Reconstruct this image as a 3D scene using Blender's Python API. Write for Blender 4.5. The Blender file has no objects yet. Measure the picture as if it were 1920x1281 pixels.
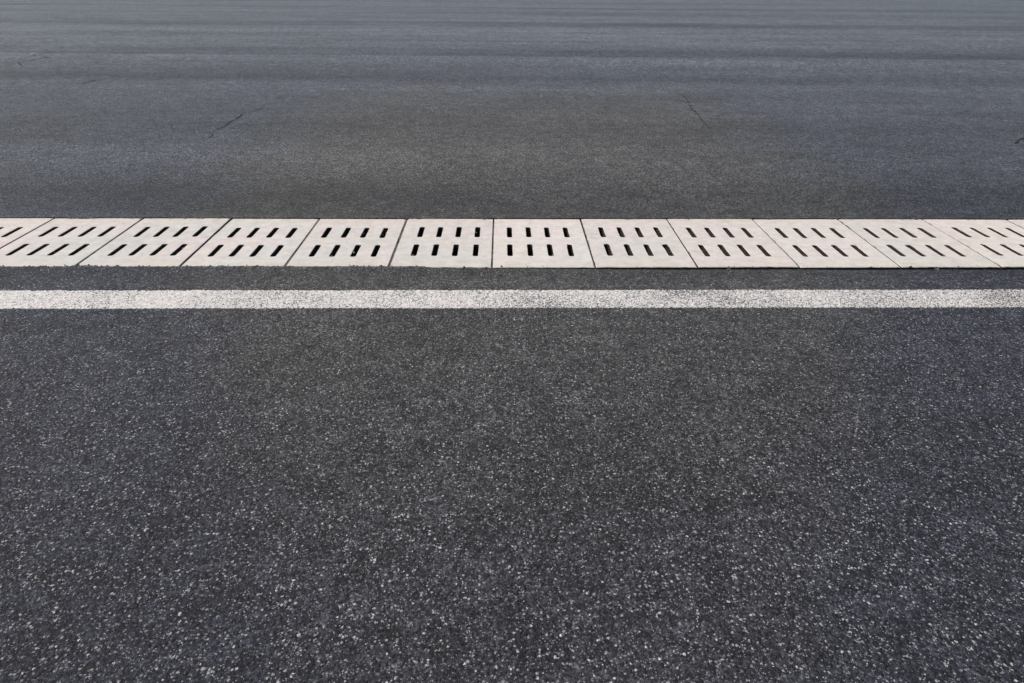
import bpy, bmesh, math, random
import numpy as np
from mathutils import Vector, Matrix, noise
from mathutils.geometry import delaunay_2d_cdt

S = bpy.context.scene
COL = S.collection

# ------------------------------------------------------------------ camera
YAW, PITCH, ROLL, CAM_H = .0234, .4997, .0088, 1.0128
fw = Vector((math.sin(YAW)*math.cos(PITCH), math.cos(YAW)*math.cos(PITCH), -math.sin(PITCH)))
rt = Vector((math.cos(YAW), -math.sin(YAW), 0))
up = rt.cross(fw)
r2 = rt*math.cos(ROLL) + up*math.sin(ROLL)
u2 = -rt*math.sin(ROLL) + up*math.cos(ROLL)
cam = bpy.data.cameras.new('camera')
cam.sensor_width = 36; cam.lens = 24
cam.shift_x = -11.43/1920
cam.clip_start = .05; cam.clip_end = 5000
co = bpy.data.objects.new('camera', cam); COL.objects.link(co)
M = Matrix((r2, u2, -fw)).transposed().to_4x4(); M.translation = (0, 0, CAM_H)
co.matrix_world = M
S.camera = co

# ------------------------------------------------------------------ sky, sun, exposure
SUN_EL, SUN_AZ = math.radians(54), math.radians(-84)      # azimuth from +Y towards +X
w = bpy.data.worlds.new('World'); S.world = w; w.use_nodes = True
nt = w.node_tree
sky = nt.nodes.new('ShaderNodeTexSky'); sky.sky_type = 'NISHITA'; sky.sun_disc = False
sky.sun_elevation = SUN_EL; sky.sun_rotation = SUN_AZ
sky.air_density = 1.0; sky.dust_density = 3.0; sky.ozone_density = 1.0
nt.links.new(sky.outputs[0], nt.nodes['Background'].inputs[0])
nt.nodes['Background'].inputs[1].default_value = .09
sl = bpy.data.lights.new('sun', 'SUN'); sl.energy = 3.0; sl.angle = math.radians(.6); sl.color = (1, .93, .84)
so = bpy.data.objects.new('sun', sl); COL.objects.link(so)
sd = Vector((math.sin(SUN_AZ)*math.cos(SUN_EL), math.cos(SUN_AZ)*math.cos(SUN_EL), math.sin(SUN_EL)))
so.rotation_euler = sd.to_track_quat('Z', 'Y').to_euler()
so.location = sd*20
S.view_settings.view_transform = 'Standard'; S.view_settings.look = 'None'
S.view_settings.exposure = 0.12; S.view_settings.gamma = 1

# ------------------------------------------------------------------ node helper
class NT:
    def __init__(s, name):
        s.m = bpy.data.materials.new(name); s.m.use_nodes = True
        s.t = s.m.node_tree; s.t.nodes.clear()
        s.out = s.n('ShaderNodeOutputMaterial')
        s.b = s.n('ShaderNodeBsdfPrincipled')
        s.t.links.new(s.b.outputs[0], s.out.inputs[0])
        s.pos = s.n('ShaderNodeNewGeometry').outputs['Position']
    def n(s, k, **kw):
        x = s.t.nodes.new(k)
        for a, v in kw.items(): setattr(x, a, v)
        return x
    def put(s, sock, v):
        if hasattr(v, 'is_output') or isinstance(v, bpy.types.NodeSocket): s.t.links.new(v, sock)
        elif isinstance(v, (tuple, list)) and len(v) == 3 and sock.type == 'RGBA': sock.default_value = (*v, 1)
        else: sock.default_value = v
    def math(s, op, a, b=0., c=None, clamp=False):
        x = s.n('ShaderNodeMath', operation=op); x.use_clamp = clamp
        s.put(x.inputs[0], a); s.put(x.inputs[1], b)
        if c is not None: s.put(x.inputs[2], c)
        return x.outputs[0]
    def scale(s, v):
        x = s.n('ShaderNodeVectorMath', operation='MULTIPLY')
        s.put(x.inputs[0], s.pos); x.inputs[1].default_value = v
        return x.outputs[0]
    def noise(s, sc, det=2., rough=.5, vec=None, dist=0., off=0.):
        x = s.n('ShaderNodeTexNoise'); x.noise_dimensions = '3D'
        v = vec if vec is not None else s.pos
        if off:
            a = s.n('ShaderNodeVectorMath', operation='ADD'); s.put(a.inputs[0], v); a.inputs[1].default_value = (off, off*.7, off*.3); v = a.outputs[0]
        s.put(x.inputs['Vector'], v); x.inputs['Scale'].default_value = sc
        x.inputs['Detail'].default_value = det; x.inputs['Roughness'].default_value = rough
        x.inputs['Distortion'].default_value = dist
        return x.outputs['Fac']
    def voro(s, sc, feat='F1', rnd=1., vec=None):
        x = s.n('ShaderNodeTexVoronoi', feature=feat); x.voronoi_dimensions = '3D'
        s.put(x.inputs['Vector'], vec if vec is not None else s.pos); x.inputs['Scale'].default_value = sc; x.inputs['Randomness'].default_value = rnd
        return x
    def ramp(s, v, a, b, c=0., d=1., smooth=True):
        x = s.n('ShaderNodeMapRange'); x.interpolation_type = 'SMOOTHSTEP' if smooth else 'LINEAR'
        s.put(x.inputs[0], v)
        for i, q in zip((1, 2, 3, 4), (a, b, c, d)): x.inputs[i].default_value = q
        return x.outputs[0]
    def mix(s, f, a, b, blend='MIX'):
        x = s.n('ShaderNodeMix', data_type='RGBA', blend_type=blend)
        s.put(x.inputs[0], f); s.put(x.inputs[6], a); s.put(x.inputs[7], b)
        return x.outputs[2]
    def sep(s, v):
        x = s.n('ShaderNodeSeparateXYZ'); s.put(x.inputs[0], v); return x.outputs
    def sepc(s, v):
        x = s.n('ShaderNodeSeparateColor'); s.put(x.inputs[0], v); return x.outputs
    def bump(s, h, dist, strength=1., normal=None):
        x = s.n('ShaderNodeBump'); s.put(x.inputs['Height'], h)
        x.inputs['Distance'].default_value = dist; x.inputs['Strength'].default_value = strength
        if normal is not None: s.put(x.inputs['Normal'], normal)
        return x.outputs[0]

def grains(k):
    """mineral grains of the asphalt: (height, pale-chip mask, chip tone)"""
    wob = k.noise(90, 2)
    dn = k.n('ShaderNodeTexNoise'); k.put(dn.inputs['Vector'], k.pos); dn.inputs['Scale'].default_value = 380.; dn.inputs['Detail'].default_value = 2.
    dv = k.n('ShaderNodeVectorMath', operation='MULTIPLY_ADD'); k.put(dv.inputs[0], dn.outputs['Color']); dv.inputs[1].default_value = (.0055, .0055, .0055); k.put(dv.inputs[2], k.pos)
    warped = dv.outputs[0]
    v1 = k.voro(290., vec=warped); v2 = k.voro(160., vec=warped); v3 = k.voro(85., vec=warped)
    c1, c2, c3 = (k.sepc(v.outputs['Color']) for v in (v1, v2, v3))
    d1, d2, d3 = (v.outputs['Distance'] for v in (v1, v2, v3))
    # chips only fill the heart of their cell
    m1 = k.math('MULTIPLY', k.ramp(c1[0], .70, .93), k.ramp(d1, .34, .52, 1, 0))
    m2 = k.math('MULTIPLY', k.ramp(c2[0], .835, .92), k.ramp(d2, .34, .52, 1, 0))
    m3 = k.math('MULTIPLY', k.ramp(c3[0], .975, .988), k.ramp(d3, .20, .34, 1, 0))
    h1 = k.math('MULTIPLY', k.ramp(d1, .1, .75, 1, 0), k.math('MULTIPLY_ADD', c1[1], .8, .2))
    h2 = k.math('MULTIPLY', k.ramp(d2, .1, .7, 1, 0), k.math('MULTIPLY_ADD', c2[1], 1.2, .1))
    h = k.math('ADD', k.math('MULTIPLY', h1, .5), k.math('MULTIPLY', h2, .9))
    h = k.math('ADD', h, k.math('MULTIPLY', k.noise(620, 3, .6), .45))
    h = k.math('ADD', h, k.math('MULTIPLY', wob, .8))
    return h, m1, m2, m3, c1, c2, d1, d2

def band(k, y, a, b, soft):
    return k.math('MULTIPLY', k.ramp(y, a-soft, a+soft), k.ramp(y, b-soft, b+soft, 1, 0))

def asphalt():
    k = NT('asphalt')
    h, m1, m2, m3, c1, c2, d1, d2 = grains(k)
    x, y, z = k.sep(k.pos)
    # bitumen matrix with grain-to-grain tone change
    tone = k.math('MULTIPLY_ADD', c1[2], .9, .45)
    tone = k.math('MULTIPLY', tone, k.math('MULTIPLY_ADD', k.math('POWER', c2[2], 2.), 1.5, .5))
    tone = k.math('MULTIPLY', tone, k.ramp(k.noise(330, 3, .65), .3, .7, .5, 1.5, False))
    # aggregate gathers and thins at every size, so the grain never evens out with distance
    g1 = k.noise(70., 6, .78, off=1.3); g2 = k.noise(11., 5, .80, off=6.1)
    tone = k.math('MULTIPLY', tone, k.ramp(g1, .36, .64, .52, 1.48, False))
    tone = k.math('MULTIPLY', tone, k.ramp(g2, .36, .64, .62, 1.38, False))
    # coarser clumps and bald spots in the trafficked side beyond the drain
    g3 = k.noise(1., 2, .7, vec=k.scale((95., 42., 1.)), off=2.7); g4 = k.noise(1., 3, .75, vec=k.scale((34., 11., 1.)), off=5.5)
    tone = k.math('MULTIPLY', tone, k.math('MULTIPLY_ADD', k.ramp(g3, .38, .62, -.62, .62, False), k.ramp(y, 2.2, 4.2), 1.))
    tone = k.math('MULTIPLY', tone, k.math('MULTIPLY_ADD', k.ramp(g4, .38, .62, -.42, .42, False), k.ramp(y, 4.5, 9.), 1.))
    tone = k.math('MAXIMUM', tone, .08)
    # lens tint painted into the surface colour: broad warm and bluish areas
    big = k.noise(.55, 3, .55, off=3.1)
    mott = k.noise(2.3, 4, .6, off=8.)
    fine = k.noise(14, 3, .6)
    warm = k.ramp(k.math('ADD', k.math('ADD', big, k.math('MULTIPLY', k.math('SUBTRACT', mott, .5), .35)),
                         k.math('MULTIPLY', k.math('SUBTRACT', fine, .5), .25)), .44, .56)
    # warm middle, darker bluish sides: lens falloff put into the colour
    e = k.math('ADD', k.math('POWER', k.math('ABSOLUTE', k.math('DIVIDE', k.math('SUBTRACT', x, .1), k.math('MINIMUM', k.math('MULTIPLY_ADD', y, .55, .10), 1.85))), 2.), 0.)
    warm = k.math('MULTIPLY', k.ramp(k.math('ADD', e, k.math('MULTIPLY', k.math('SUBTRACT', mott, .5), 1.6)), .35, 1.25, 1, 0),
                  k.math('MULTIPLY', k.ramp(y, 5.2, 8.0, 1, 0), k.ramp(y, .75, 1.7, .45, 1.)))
    base = k.mix(warm, k.mix(k.ramp(y, 1.0, 5.2), (.034, .036, .050), k.mix(k.ramp(y, 6., 13.), (.080, .091, .112), (.116, .136, .158))), k.mix(k.ramp(y, .8, 3.6), (.048, .048, .049), (.093, .094, .090)))  # grazing sky sheen painted in: base colour grows paler with distance
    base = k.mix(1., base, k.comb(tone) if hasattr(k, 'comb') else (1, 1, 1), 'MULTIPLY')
    # scuffs and wheel tracks that run along the drain
    ys = k.math('ADD', y, k.math('MULTIPLY', x, .012))
    wv = k.math('ADD', ys, k.math('MULTIPLY', k.math('SUBTRACT', k.noise(1., 3, .5, vec=k.scale((.35, .5, 1))), .5), .8))
    t1 = k.noise(1., 4, .62, vec=k.scale((.11, 1.0, 1.)), off=4.)
    t2 = k.noise(1., 5, .72, vec=k.scale((.22, 3.2, 1.)), off=9.)
    tr = k.math('ADD', k.ramp(t1, .34, .66, .86, 1.14, False), k.math('ADD', k.ramp(t2, .32, .68, -.13, .13, False), k.math('MULTIPLY', k.ramp(k.noise(1., 6, .75, vec=k.scale((.35, 7., 1.)), off=31.), .36, .64, -.14, .14, False), k.ramp(y, 6, 12))))
    farm = k.ramp(y, 3.0, 4.6)
    tr = k.math('ADD', k.math('MULTIPLY', tr, farm), k.math('SUBTRACT', 1., farm))
    dark = 0.
    for (src, lo, hi, sa, sb, amt) in ((y, 2.34, 2.45, .05, .02, .22), (wv, 3.0, 3.62, .10, .20, .30), (wv, 4.90, 5.45, .20, .30, .20), (wv, 6.3, 6.65, .1, .2, .08),
            (ys, 7.42, 8.0, .25, .35, .19), (ys, 9.70, 10.75, .06, .45, .30), (ys, 12.3, 12.8, .1, .3, .10), (ys, 14.9, 16.3, .10, .5, .26),
            (ys, 19.0, 19.8, .1, .3, .14), (ys, 21.8, 22.6, .1, .2, .22), (ys, 25.6, 26.4, .2, .2, .20),
            (wv, 3.95, 4.5, .15, .15, -.10), (ys, 6.75, 7.3, .15, .1, -.10), (ys, 8.6, 9.65, .35, .06, -.12), (ys, 11.2, 14.8, .4, .1, -.07)):
        mid = k.math('MULTIPLY', k.ramp(src, lo-sa, lo+sa), k.ramp(src, hi-sb, hi+sb, 1, 0))
        dark = k.math('MULTIPLY_ADD', mid, amt, dark)
    # rubber never lies evenly along a track
    dark = k.math('MULTIPLY', dark, k.ramp(k.noise(1., 4, .65, vec=k.scale((.5, 1.4, 1)), off=15.), .34, .6, .45, 1.25, False))
    tr = k.math('MULTIPLY', tr, k.math('SUBTRACT', 1., dark))
    tr = k.math('MULTIPLY', tr, k.ramp(mott, .34, .66, .88, 1.12, False))
    # pale stone chips, brightened to near white as painted sun glints
    chips = k.math('MAXIMUM', k.math('MULTIPLY', m1, .8), m2)
    chips = k.math('MULTIPLY', chips, k.math('MULTIPLY', k.ramp(k.noise(30., 4, .7, off=2.), .35, .62, .35, 1.), k.ramp(y, .9, 2.0, 1., .78)))
    chipcol = k.mix(c1[1], (.20, .205, .225), (.92, .92, .92))
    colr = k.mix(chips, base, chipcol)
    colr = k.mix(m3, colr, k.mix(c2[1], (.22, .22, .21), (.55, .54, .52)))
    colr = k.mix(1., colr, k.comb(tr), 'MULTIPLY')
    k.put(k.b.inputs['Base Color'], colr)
    k.put(k.b.inputs['Roughness'], k.ramp(k.noise(160, 3, .6), .3, .7, .55, .80, False))
    k.b.inputs['Specular IOR Level'].default_value = .38
    k.put(k.b.inputs['Normal'], k.bump(k.math('ADD', h, k.math('MULTIPLY', g1, 1.6)), .0036, 1.))
    return k.m

def _comb(s, v):
    x = s.n('ShaderNodeCombineColor')
    for i in range(3): s.put(x.inputs[i], v)
    return x.outputs[0]
NT.comb = _comb

def paint():
    k = NT('worn_line_paint')
    h, m1, m2, m3, c1, c2, d1, d2 = grains(k)
    x, y, z = k.sep(k.pos)
    wear = k.noise(3.2, 4, .6, off=5.)
    wear = k.math('MULTIPLY_ADD', k.math('ADD', wear, -.5), .75, k.ramp(x, -1.8, 1.9, .38, .58, False))
    pits = k.math('ADD', k.noise(190, 4, .66), k.math('MULTIPLY', k.math('SUBTRACT', d2, .35), .22))
    pits = k.math('ADD', pits, k.math('MULTIPLY', k.math('SUBTRACT', wear, .5), .34))
    hole = k.ramp(pits, .575, .64)
    big = k.math('MULTIPLY', k.ramp(c2[0], .915, .94), k.ramp(d2, .3, .55, 1, 0))
    hole = k.math('MAXIMUM', hole, k.math('MULTIPLY', big, .9))
    dirt = k.ramp(k.noise(60, 4, .65, off=1.), .35, .7, .80, 1.0)
    white = k.mix(k.noise(2., 2, off=7.), (.84, .84, .80), (.86, .80, .775))
    white = k.mix(1., white, k.comb(dirt), 'MULTIPLY')
    c = k.mix(hole, white, (.09, .088, .085))
    k.put(k.b.inputs['Base Color'], c)
    k.b.inputs['Roughness'].default_value = .7
    k.put(k.b.inputs['Normal'], k.bump(k.math('SUBTRACT', h, k.math('MULTIPLY', hole, .6)), .0022, 1.))
    return k.m

def concrete():
    k = NT('pale_cast_concrete')
    oi = k.n('ShaderNodeObjectInfo')
    rnd = oi.outputs['Random']
    x, y, z = k.sep(k.pos)
    big = k.noise(3.5, 4, .6); mid = k.noise(22, 4, .6); fine = k.noise(260, 3, .6)
    c = k.mix(k.ramp(big, .38, .62), (.665, .60, .582), (.655, .612, .563))
    c = k.mix(k.ramp(k.math('ADD', k.noise(1.1, 3, .6, off=21.), k.math('MULTIPLY', rnd, .16)), .46, .70), c, (.615, .605, .57))
    # straw-coloured staining along the two long edges
    edge = k.ramp(k.math('ADD', k.math('ABSOLUTE', k.math('SUBTRACT', y, 2.746)), k.math('MULTIPLY', k.math('SUBTRACT', k.noise(7, 3, .6), .5), .16)), .2, .29)
    c = k.mix(k.math('MULTIPLY', edge, .6), c, (.62, .585, .49))
    t = k.math('MULTIPLY', k.math('MULTIPLY', k.ramp(mid, .34, .66, .90, 1.06, False), k.math('MULTIPLY_ADD', k.math('FRACT', k.math('MULTIPLY', rnd, 7.3)), .07, .94)), k.ramp(fine, .35, .65, .92, 1.06, False))
    # faint rubber scuffs lengthwise and small dark pores
    sc = k.noise(1., 3, .6, vec=k.scale((6, 60, 1)))
    t = k.math('MULTIPLY', t, k.ramp(sc, .55, .78, 1., .90))
    stn = k.ramp(k.noise(9., 5, .7, off=12.), .52, .68)
    t = k.math('MULTIPLY', t, k.math('SUBTRACT', 1., k.math('MULTIPLY', stn, .08)))
    p = k.voro(95.)
    pore = k.math('MULTIPLY', k.ramp(k.sepc(p.outputs['Color'])[0], .93, .95), k.ramp(p.outputs['Distance'], .12, .26, 1, 0))
    t = k.math('MULTIPLY', t, k.math('SUBTRACT', 1., k.math('MULTIPLY', pore, .35)))
    c = k.mix(1., c, k.comb(t), 'MULTIPLY')
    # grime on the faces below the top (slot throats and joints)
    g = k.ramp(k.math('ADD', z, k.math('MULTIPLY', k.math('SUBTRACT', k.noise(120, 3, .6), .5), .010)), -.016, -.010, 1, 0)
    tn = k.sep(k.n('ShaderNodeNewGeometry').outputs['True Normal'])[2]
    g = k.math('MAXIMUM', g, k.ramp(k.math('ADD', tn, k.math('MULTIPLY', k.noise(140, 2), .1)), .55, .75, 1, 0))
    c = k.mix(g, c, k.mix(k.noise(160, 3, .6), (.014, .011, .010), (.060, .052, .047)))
    # dirt that gathers at the joints
    c = k.mix(k.math('MULTIPLY', k.ramp(k.noise(48., 4, .7, off=40.), .56, .70), .28), c, (.36, .32, .29))
    k.put(k.b.inputs['Base Color'], c)
    k.b.inputs['Specular IOR Level'].default_value = .2
    k.b.inputs['Roughness'].default_value = .85
    k.put(k.b.inputs['Normal'], k.bump(k.math('ADD', fine, k.math('MULTIPLY', mid, .8)), .0012, .8))
    return k.m

def simple(name, a, b, sc, rough=.9, bumpd=.003):
    k = NT(name)
    nn = k.noise(sc, 4, .65)
    k.put(k.b.inputs['Base Color'], k.mix(k.ramp(nn, .35, .65), a, b))
    k.b.inputs['Roughness'].default_value = rough
    k.put(k.b.inputs['Normal'], k.bump(nn, bumpd, 1.))
    return k.m

MAT_ASPHALT = asphalt()
MAT_PAINT = paint()
MAT_CONC = concrete()
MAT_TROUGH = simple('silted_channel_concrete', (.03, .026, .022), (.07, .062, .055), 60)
MAT_DIRT = simple('packed_joint_dirt', (.05, .043, .038), (.17, .15, .135), 220)
MAT_CRACK = simple('crack_shadow', (.008, .008, .009), (.025, .025, .028), 60)
MAT_CHIP = simple('pale_stone_chip', (.20, .195, .18), (.36, .35, .32), 200)

# ------------------------------------------------------------------ mesh helpers
def mesh_obj(name, verts, faces, mats, idx=None, parent=None):
    me = bpy.data.meshes.new(name); me.from_pydata(verts, [], faces)
    for m in (mats if isinstance(mats, (list, tuple)) else [mats]): me.materials.append(m)
    if idx is not None: me.polygons.foreach_set('material_index', idx)
    me.update()
    o = bpy.data.objects.new(name, me); COL.objects.link(o)
    if parent: o.parent = parent
    return o
class MB:
    def __init__(s): s.v = []; s.f = []; s.i = []
    def add(s, vs, fs, mi=0):
        b = len(s.v); s.v += [tuple(q) for q in vs]; s.f += [tuple(j+b for j in f) for f in fs]; s.i += [mi]*len(fs)
    def grid(s, rows, mi=0):
        n = len(rows[0]); b = len(s.v)
        for r in rows: s.v += [tuple(q) for q in r]
        for j in range(len(rows)-1):
            for i in range(n-1):
                a = b+j*n+i; s.f.append((a, a+1, a+n+1, a+n)); s.i.append(mi)
    def box(s, x0, x1, y0, y1, z0, z1, mi=0):
        s.add([(x0,y0,z0),(x1,y0,z0),(x1,y1,z0),(x0,y1,z0),(x0,y0,z1),(x1,y0,z1),(x1,y1,z1),(x0,y1,z1)],
              [(0,3,2,1),(4,5,6,7),(0,1,5,4),(1,2,6,5),(2,3,7,6),(3,0,4,7)], mi)
    def lump(s, c, r, rng, flat=.6, mi=0):
        t = (1+5**.5)/2
        vs = [(-1,t,0),(1,t,0),(-1,-t,0),(1,-t,0),(0,-1,t),(0,1,t),(0,-1,-t),(0,1,-t),(t,0,-1),(t,0,1),(-t,0,-1),(-t,0,1)]
        fs = [(0,11,5),(0,5,1),(0,1,7),(0,7,10),(0,10,11),(1,5,9),(5,11,4),(11,10,2),(10,7,6),(7,1,8),(3,9,4),(3,4,2),(3,2,6),(3,6,8),(3,8,9),(4,9,5),(2,4,11),(6,2,10),(8,6,7),(9,8,1)]
        a = rng.uniform(0, 6.28); ca, sa = math.cos(a), math.sin(a)
        ex = rng.uniform(.75, 1.35); out = []
        for q in vs:
            k = r/1.9*rng.uniform(.75, 1.2); px, py, pz = q[0]*k*ex, q[1]*k, q[2]*k*flat
            out.append((c[0]+px*ca-py*sa, c[1]+px*sa+py*ca, c[2]+pz))
        s.add(out, fs, mi)
    def obj(s, name, mats, parent=None): return mesh_obj(name, s.v, s.f, mats, s.i, parent)
def tag(o, label=None, cat=None, group=None, kind=None):
    if label: o['label'] = label
    if cat: o['category'] = cat
    if group: o['group'] = group
    if kind: o['kind'] = kind
    return o
def nz(x, y, z=0.): return noise.noise(Vector((x, y, z)))

# ------------------------------------------------------------------ layout (metres; the drain runs along X)
W, FX0, FY0, D = .4, -.0452, 2.4563, .5797
BY = FY0 + D
K0, K1 = -11, 10                         # covers built: -6..6 are in the picture
XA, XB = FX0 + K0*W, FX0 + (K1+1)*W      # ends of the drain

# ------------------------------------------------------------------ road: one sheet with the drain cut out
def front_edge(x):
    """ragged asphalt edge against the near side of the covers: (y, z)"""
    left = 1/(1+math.exp((x+.62)/.16))                # asphalt smeared over the covers on this stretch
    rag = -.08+.8*nz(x*6, 3.3)+.7*nz(x*38, 1.7)+.6*nz(x*110, 5.1)
    over = left*max(0, rag)*.016
    over += (1-left)*max(0, nz(x*5, 7.7)+nz(x*60, 2.2)-.75)*.014
    gap = (1-left)*(.006+.004*nz(x*4, 9.1)) if x > -.3 else 0.
    y = FY0 - gap + over
    z = .003 if y > FY0-.0005 else (.001 - .010*(1/(1+math.exp(-(x-.1)/.25))))
    return y, z
def back_edge(x):
    y = BY + .002 - max(0, nz(x*6, 11.)+.8*nz(x*45, 4.)+.5*nz(x*120, 8.)-.10)*.014*(1 if x < .9 else 1.4)
    return y, .0035 + .002*nz(x*3, 2.)
def fine_xs():
    xs = [XA]; x = XA
    while x < XB:
        x += .0035 if -2.6 < x < 2.75 else .02
        xs.append(min(x, XB))
    return xs
xs = fine_xs()
road = MB()
# near sheet edge strip
rows = [[], [], [], [], []]
for x in xs:
    y, z = front_edge(x)
    zz = z
    rows[0].append((x, y-.001, -.03)); rows[1].append((x, y, zz))
    rows[2].append((x, FY0-.012+(y-FY0)*.3, min(.003, zz+.001)+.0015*nz(x*50, 8)))
    dip = .006*(1/(1+math.exp(-(x-.2)/.3)))
    rows[3].append((x, FY0-.05, -.35*dip)); rows[4].append((x, FY0-.11, 0))
road.grid(rows)
rows = [[], [], [], []]
for x in xs:
    y, z = back_edge(x)
    rows[0].append((x, BY+.06, 0)); rows[1].append((x, BY+.018, z*.8)); rows[2].append((x, y, z)); rows[3].append((x, y+.001, -.03))
road.grid(rows[::-1])
BIG = 1500.
yn, yf = FY0-.11, BY+.06
def sheet(x0, x1, y0, y1): road.add([(x0,y0,0),(x1,y0,0),(x1,y1,0),(x0,y1,0)], [(0,1,2,3)])
sheet(XA, XB, -BIG, yn); sheet(XA, XB, yf, BIG)
sheet(-BIG, XA, -BIG, BIG); sheet(XB, BIG, -BIG, BIG)
# cracks: thin ragged ribbons on the surface, painted dark as the shade inside
CR = [[(-1.90,5.95),(-2.04,5.62),(-2.03,5.47),(-2.02,5.22),(-2.01,5.08),(-2.02,4.94),(-1.99,4.81),(-1.97,4.63),(-1.99,4.5)],
      [(1.36,6.72),(1.52,6.67),(1.65,6.61),(1.63,6.24),(1.55,5.82),(1.56,5.73),(1.53,5.48),(1.52,5.27),(1.5,5.0)],
      [(-6.4,10.23),(-6.0,10.0),(-5.95,9.75),(-6.0,9.5),(-5.6,9.2),(-5.75,8.8),(-5.41,8.32),(-5.3,8.1)],
      [(3.6,5.75),(3.89,5.62),(3.95,5.5),(3.95,5.2)],
      [(3.36,4.56),(3.49,4.66),(3.59,4.76),(3.9,4.95)],
      [(.3,5.45),(.42,5.36),(.6,5.33)], [(.62,4.0),(.72,3.95),(.86,3.97)], [(-4.5,7.5),(-4.07,7.3),(-4.1,7.0),(-4.4,6.8)]]
for ci, pts in enumerate(CR):
    P = []
    for a, b in zip(pts, pts[1:]):
        n = max(2, int(math.dist(a, b)/.02))
        for i in range(n):
            t = i/n; P.append((a[0]+(b[0]-a[0])*t, a[1]+(b[1]-a[1])*t))
    L, Rr = [], []
    wmax = (.013, .012, .020, .015, .028, .008, .007, .016)[ci]
    for i, (x, y) in enumerate(P):
        x += .02*nz(x*6, y*6, ci)+.012*nz(x*30, y*30, ci); y += .02*nz(x*7, y*7, ci+9.)
        a = P[min(i+1, len(P)-1)]; b = P[max(i-1, 0)]
        d = Vector((a[0]-b[0], a[1]-b[1])).normalized()
        t = i/(len(P)-1)
        ww = wmax*.5*math.sin(math.pi*min(1, max(0, t)))**.5*max(0.12, .55+2.2*nz(x*11, y*11, 3.+ci))
        L.append((x-d.y*ww, y+d.x*ww, .003)); Rr.append((x+d.y*ww, y-d.x*ww, .003))
    road.grid([L, Rr], 1)
rng = random.Random(5)
# larger pale stones bedded in the surface
for (x, y, r) in [(-.585,.90,.0050),(-.495,.735,.0055),(-.66,1.02,.004),(.30,1.53,.004),(.42,.82,.005)]:
    road.lump((x, y, -.001), r, rng, .45, 2)
# black crumbs along the raw edge
for i in range(250):
    x = rng.uniform(-2.6, -.35) if i < 215 else rng.uniform(-.35, 2.7)
    y, z = front_edge(x)
    road.lump((x, y+rng.gauss(.001, .005), .002), rng.uniform(.0018, .0042), rng, .7, 0)
for i in range(160):
    x = rng.uniform(-2.6, 2.7); y, z = back_edge(x)
    road.lump((x, y-rng.uniform(-.004, .006), .002), rng.uniform(.002, .0045), rng, .7, 0)
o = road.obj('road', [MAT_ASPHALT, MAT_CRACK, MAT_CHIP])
tag(o, 'dark grey asphalt road surface with pale stone specks and fine cracks', kind='structure')

# ------------------------------------------------------------------ painted line
ln = MB(); LY0, LY1 = 2.0894, 2.2361
rows = [[], [], [], []]
x = -16.
while x <= 16:
    a = LY0 + .003*nz(x*2.5, 21)+.004*nz(x*20, 1)+.005*nz(x*110, 2); b = LY1 + .003*nz(x*2.5, 27)+.005*nz(x*18, 5)+.008*nz(x*110, 6)
    rows[0].append((x, a, -.001)); rows[1].append((x, a+.0008, .0022)); rows[2].append((x, b-.0008, .0022)); rows[3].append((x, b, -.001))
    x += .005 if -2.2 < x < 2.3 else .05
ln.grid(rows)
o = ln.obj('road_line', [MAT_PAINT])
tag(o, 'long white painted line on the asphalt, worn and speckled, parallel to the drain', 'road marking')

# ------------------------------------------------------------------ channel under the covers
ch = bpy.data.objects.new('drain_channel', None); COL.objects.link(ch); ch.location = (0, FY0+D/2, -.40)
tag(ch, 'dark silted channel seen through the slots of the pale covers', 'drain')
def chpart(name, boxes, mat):
    m = MB()
    for b in boxes: m.box(*b)
    for i, q in enumerate(m.v): m.v[i] = (q[0]-ch.location.x, q[1]-ch.location.y, q[2]-ch.location.z)
    return m.obj(name, [mat], ch)
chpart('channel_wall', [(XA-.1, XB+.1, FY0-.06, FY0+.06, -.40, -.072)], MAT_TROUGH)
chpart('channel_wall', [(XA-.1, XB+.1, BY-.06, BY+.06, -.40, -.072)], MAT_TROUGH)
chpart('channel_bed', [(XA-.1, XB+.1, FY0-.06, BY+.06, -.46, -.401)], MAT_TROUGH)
# dirt packed in some joints
for k in range(K0+1, K1+1):
    jx = FX0 + k*W
    dm = MB()
    dep = {-4: -.003, -3: -.006, -2: -.004, -1: -.005, 0: -.007, 1: -.009}.get(k, -.016)
    n = 60; L = []; R_ = []
    for i in range(n+1):
        y = FY0+.002+(D-.004)*i/n
        z = dep + .004*nz(jx*9, y*14)+.002*nz(jx, y*70)
        L.append((jx-.006, y, z)); R_.append((jx+.006, y, z))
    dm.grid([R_, L])
    for i, q in enumerate(dm.v): dm.v[i] = (q[0]-ch.location.x, q[1]-ch.location.y, q[2]-ch.location.z)
    dm.obj('joint_dirt', [MAT_DIRT], ch)

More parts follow.
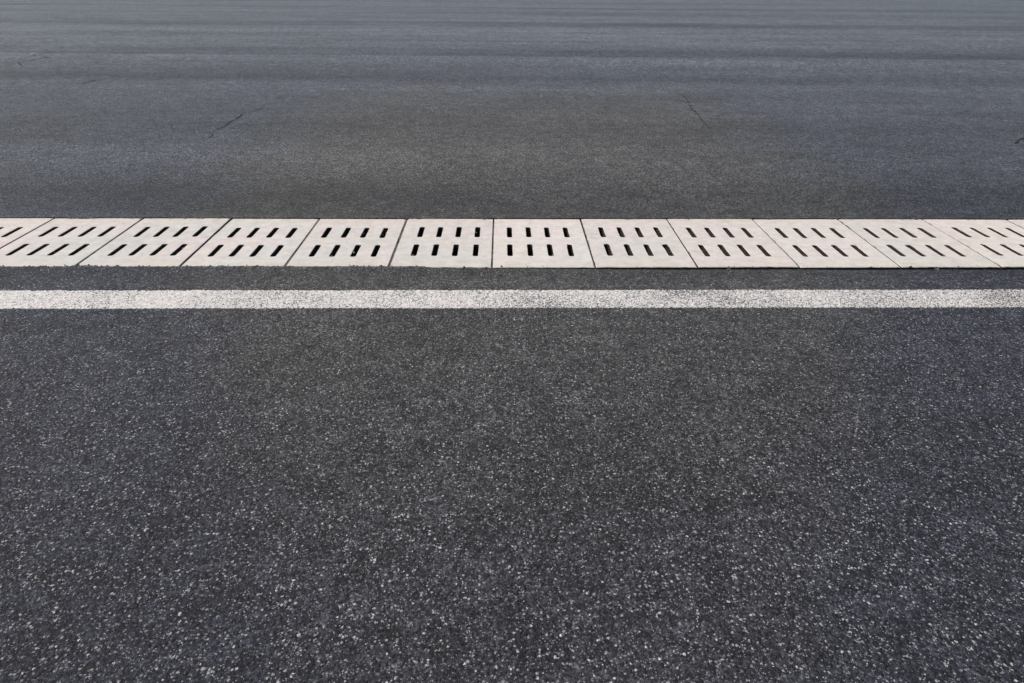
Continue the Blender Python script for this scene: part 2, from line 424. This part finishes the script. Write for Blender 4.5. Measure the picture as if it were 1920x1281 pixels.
# ------------------------------------------------------------------ slotted covers
TH = .07
def loop_slot(cx, cy, hw, hl, grow, seed, chip=0.):
    """rounded slot outline, counter-clockwise; GROW widens it (for the chamfer); CHIP breaks a corner"""
    pts = []
    r = hw*.85
    for (qx, qy, a0) in ((1, 1, 0), (-1, 1, 90), (-1, -1, 180), (1, -1, 270)):
        for j in range(6):
            a = math.radians(a0+j*18)
            pts.append((qx*(hw-r)+r*math.cos(a), qy*(hl-r)+r*math.sin(a)))
        nx = {0: (-1, 1), 90: (-1, -1), 180: (1, -1), 270: (1, 1)}[a0]
        if a0 in (90, 270):                                       # long sides get extra points
            s = -1 if a0 == 90 else 1
            y0 = hl-r if a0 == 90 else -(hl-r)
            for j in range(1, 8): pts.append((s*hw, y0*(1-2*j/8)))
    out = []
    for (px, py) in pts:
        L = math.hypot(px/hw, py/hl); dx, dy = px/hw, (py/hl)**3
        m = math.hypot(dx, dy) or 1
        g = grow + .0007*nz(px*160+seed, py*90+seed*1.7)
        c = 0.
        if chip:                                                  # broken far corner
            dd = math.hypot(px-hw*(1 if chip > 0 else -1), py-hl*.75)
            c = abs(chip)*max(0, 1-dd/.035)*(.7+.6*nz(px*300, py*300, seed))
        sgn = 1 if chip > 0 else -1
        out.append((cx+px+dx/m*g+c*sgn, cy+py+dy/m*g+c*.4))
    return out
def make_cover(k, offx, flip, chips):
    rg = random.Random(100+k)
    gapl = .0027 + (.0012 if k in (-4, -3, -2, -1) else .0) + rg.uniform(0, .0004)
    x0, x1, y0, y1 = gapl, W-gapl, 0., D
    bev = .0018
    def outer(ins):
        P = []
        N = 26
        cs = [(x0, y0), (x1, y0), (x1, y1), (x0, y1)]
        for c in range(4):
            a, b = cs[c], cs[(c+1) % 4]
            for i in range(N):
                t = i/N; px = a[0]+(b[0]-a[0])*t; py = a[1]+(b[1]-a[1])*t
                # worn, slightly wavy arris
                wv = .0009*nz(px*30+k*5, py*30)+.0008*max(0, nz(px*90+k, py*90+3))*2
                ix = ins+wv if ins > 0 else 0
                if c == 0: py += ix
                if c == 1: px -= ix
                if c == 2: py -= ix
                if c == 3: px += ix
                if i == 0:
                    s = ix+ (.002 if ins > 0 else 0)
                    px = a[0]+(s if c in (0, 3) else -s); py = a[1]+(s if c in (0, 1) else -s)
                P.append((px, py))
        return P
    slots = []
    ymid = D/2
    for r, yc in enumerate((ymid-.108, ymid+.109)):
        for i in range(4):
            cx = offx + .0826*i + rg.uniform(-.0008, .0008)
            slots.append((cx, yc + rg.uniform(-.0015, .0015) + (-.004 if flip else .003), .0108, .0665 if r == 0 else .065, chips.get((r, i), 0.)))
    O_top = outer(bev); O_rim = outer(0.)
    top2d = list(O_top); edges = [(i, (i+1) % len(O_top)) for i in range(len(O_top))]
    inner = []
    for n, (cx, cy, hw, hl, chp) in enumerate(slots):
        g = loop_slot(cx, cy, hw, hl, .0014, k*7.1+n, chp); l = loop_slot(cx, cy, hw, hl, 0, k*7.1+n, chp*.35)
        b = len(top2d); top2d += g; edges += [(b+i, b+(i+1) % len(g)) for i in range(len(g))]
        inner.append((b, g, l))
    # relief points so the face carries a gentle unevenness
    for i in range(1, 14):
        for j in range(1, 20):
            px = x0+(x1-x0)*i/14; py = D*j/20
            if all(abs(px-c[0]) > c[2]+.012 or abs(py-c[1]) > c[3]+.012 for c in slots): top2d.append((px, py))
    vs, es, fs, ov, oe, of = delaunay_2d_cdt([Vector(p) for p in top2d], edges, [], 0, 1e-6)
    def inslot(p):
        for c in slots:
            if abs(p.x-c[0]) < c[2]+.0004+abs(c[4])*.3 and abs(p.y-c[1]) < c[3]-.002: return True
        return False
    bm = bmesh.new()
    tz = lambda x, y: .0007*nz(x*5+k*3, y*5, 1.)
    BV = [bm.verts.new((v.x, v.y, tz(v.x, v.y))) for v in vs]
    def orig(i):
        for n, o_ in enumerate(ov):
            if i in o_: return n
        return 0
    om = {}
    for n, o_ in enumerate(ov):
        for q in o_: om[q] = n
    polys = [[om[b+i] for i in range(len(g))] for (b, g, l) in inner]
    sets = [set(p) for p in polys]
    for f in fs:
        s = set(f)
        if any(s <= t for t in sets): continue
        try: bm.faces.new([BV[i] for i in f])
        except ValueError: pass
    def ring(pts, z): return [bm.verts.new((p[0], p[1], z)) for p in pts]
    def bridge(a, b):
        n = len(a)
        for i in range(n):
            try: bm.faces.new((a[i], b[i], b[(i+1) % n], a[(i+1) % n]))
            except ValueError: pass
    o0 = [BV[om[i]] for i in range(len(O_top))]
    o1 = ring(O_rim, -.0022); o2 = ring(O_rim, -TH)
    bridge(o0, o1); bridge(o1, o2)
    botl = []
    for (b, g, l) in inner:
        a0 = [BV[om[b+i]] for i in range(len(g))]
        a1 = ring(l, -.0016); a2 = ring(l, -TH)
        bridge(a1, a0); bridge(a2, a1)
    # underside: strips between the slot rows
    bmesh.ops.recalc_face_normals(bm, faces=bm.faces)
    if sum(f.normal.z*f.calc_area() for f in bm.faces if len(f.verts) == 3) < 0: bmesh.ops.reverse_faces(bm, faces=bm.faces)
    me = bpy.data.meshes.new('drain_cover'); bm.to_mesh(me); bm.free()
    me.materials.append(MAT_CONC)
    ob = bpy.data.objects.new('drain_cover', me); COL.objects.link(ob)
    ob.location = (FX0+k*W, FY0+rg.uniform(-.0015, .0015), rg.uniform(-.0008, .0008))
    ob.rotation_euler = (rg.uniform(-.0015, .0015), rg.uniform(-.0035, .0035), rg.uniform(-.002, .002))
    return ob
OFF = {-6: .0785, -5: .0775, -4: .078, -3: .0756, -2: .0756, -1: .0824, 0: .0711, 1: .0755, 2: .0700, 3: .0695, 4: .0700, 5: .079}
FL = {-6: 1, -3: 1, -2: 1, 2: 1, 3: 1, 4: 1}
CH = {-1: {(0, 1): -.0035, (0, 0): .0015}, 0: {(0, 3): .009, (0, 2): .002}, 1: {(0, 3): -.014, (1, 0): .006, (1, 1): .003},
      2: {(0, 0): .002}, 4: {(0, 1): -.006}, -3: {(0, 0): .0}, 5: {(0, 0): .003}}
LAB = {
 -6: 'slotted pale concrete cover cut off by the left edge of the photo',
 -5: 'slotted greyish concrete cover, second from the left, just right of the cut-off one',
 -4: 'slotted concrete cover third from the left, its near edge overrun by ragged asphalt crumbs',
 -3: 'slotted concrete cover fourth from the left, with a dirt-filled joint on either side',
 -2: 'slotted concrete cover fifth from the left, with pale grit lodged in its slots',
 -1: 'slotted concrete cover sixth from the left, left of the joint running straight away',
 0: 'slotted concrete cover seventh from the left, its slots pointing straight away, one chipped',
 1: 'slotted concrete cover eighth from the left, one near slot broken into a hook',
 2: 'slotted concrete cover ninth from the left, fifth from the right end',
 3: 'slotted concrete cover tenth from the left, fourth from the right end',
 4: 'slotted concrete cover third from the right end, pinkish with a notched near slot',
 5: 'slotted greenish-white concrete cover, second from the right end, its slots strongly slanted',
 6: 'rightmost slotted concrete cover, only its corner showing at the photo edge'}
for k in range(K0, K1+1):
    ob = make_cover(k, OFF.get(k, .076), FL.get(k, 0), CH.get(k, {}))
    tag(ob, LAB.get(k, 'slotted pale concrete drain cover further along the strip, past the photo edge'), 'drain cover', 'slotted concrete covers over the drain')

# ------------------------------------------------------------------ loose grit
gr = MB(); rng = random.Random(9)
for k, r, i, n in [(-2,1,3,3),(-2,1,2,1),(-2,0,1,1),(-2,0,2,2),(-1,1,3,2),(-1,0,0,1),(-3,0,0,3),(-4,0,3,3),(0,0,2,1),(2,0,1,1)]:
    for j in range(n):
        cx = FX0+k*W+OFF.get(k, .076)+.0826*i; cy = FY0+D/2+(-.108, .109)[r]
        side = rng.choice((-1, 1))
        gr.lump((cx+side*.0075, cy+rng.uniform(-.055, .05), -.006-rng.uniform(0, .008)), rng.uniform(.003, .006), rng, .8)
for i in range(90):
    gr.lump((rng.uniform(-2.6, 2.7), FY0+rng.choice((rng.uniform(-.02, .02), rng.uniform(0, D))), .0015), rng.uniform(.0008, .002), rng, .7)
o = gr.obj('loose_grit', [MAT_CHIP])
tag(o, 'pale specks of loose grit on the covers and caught in their slots', kind='stuff')
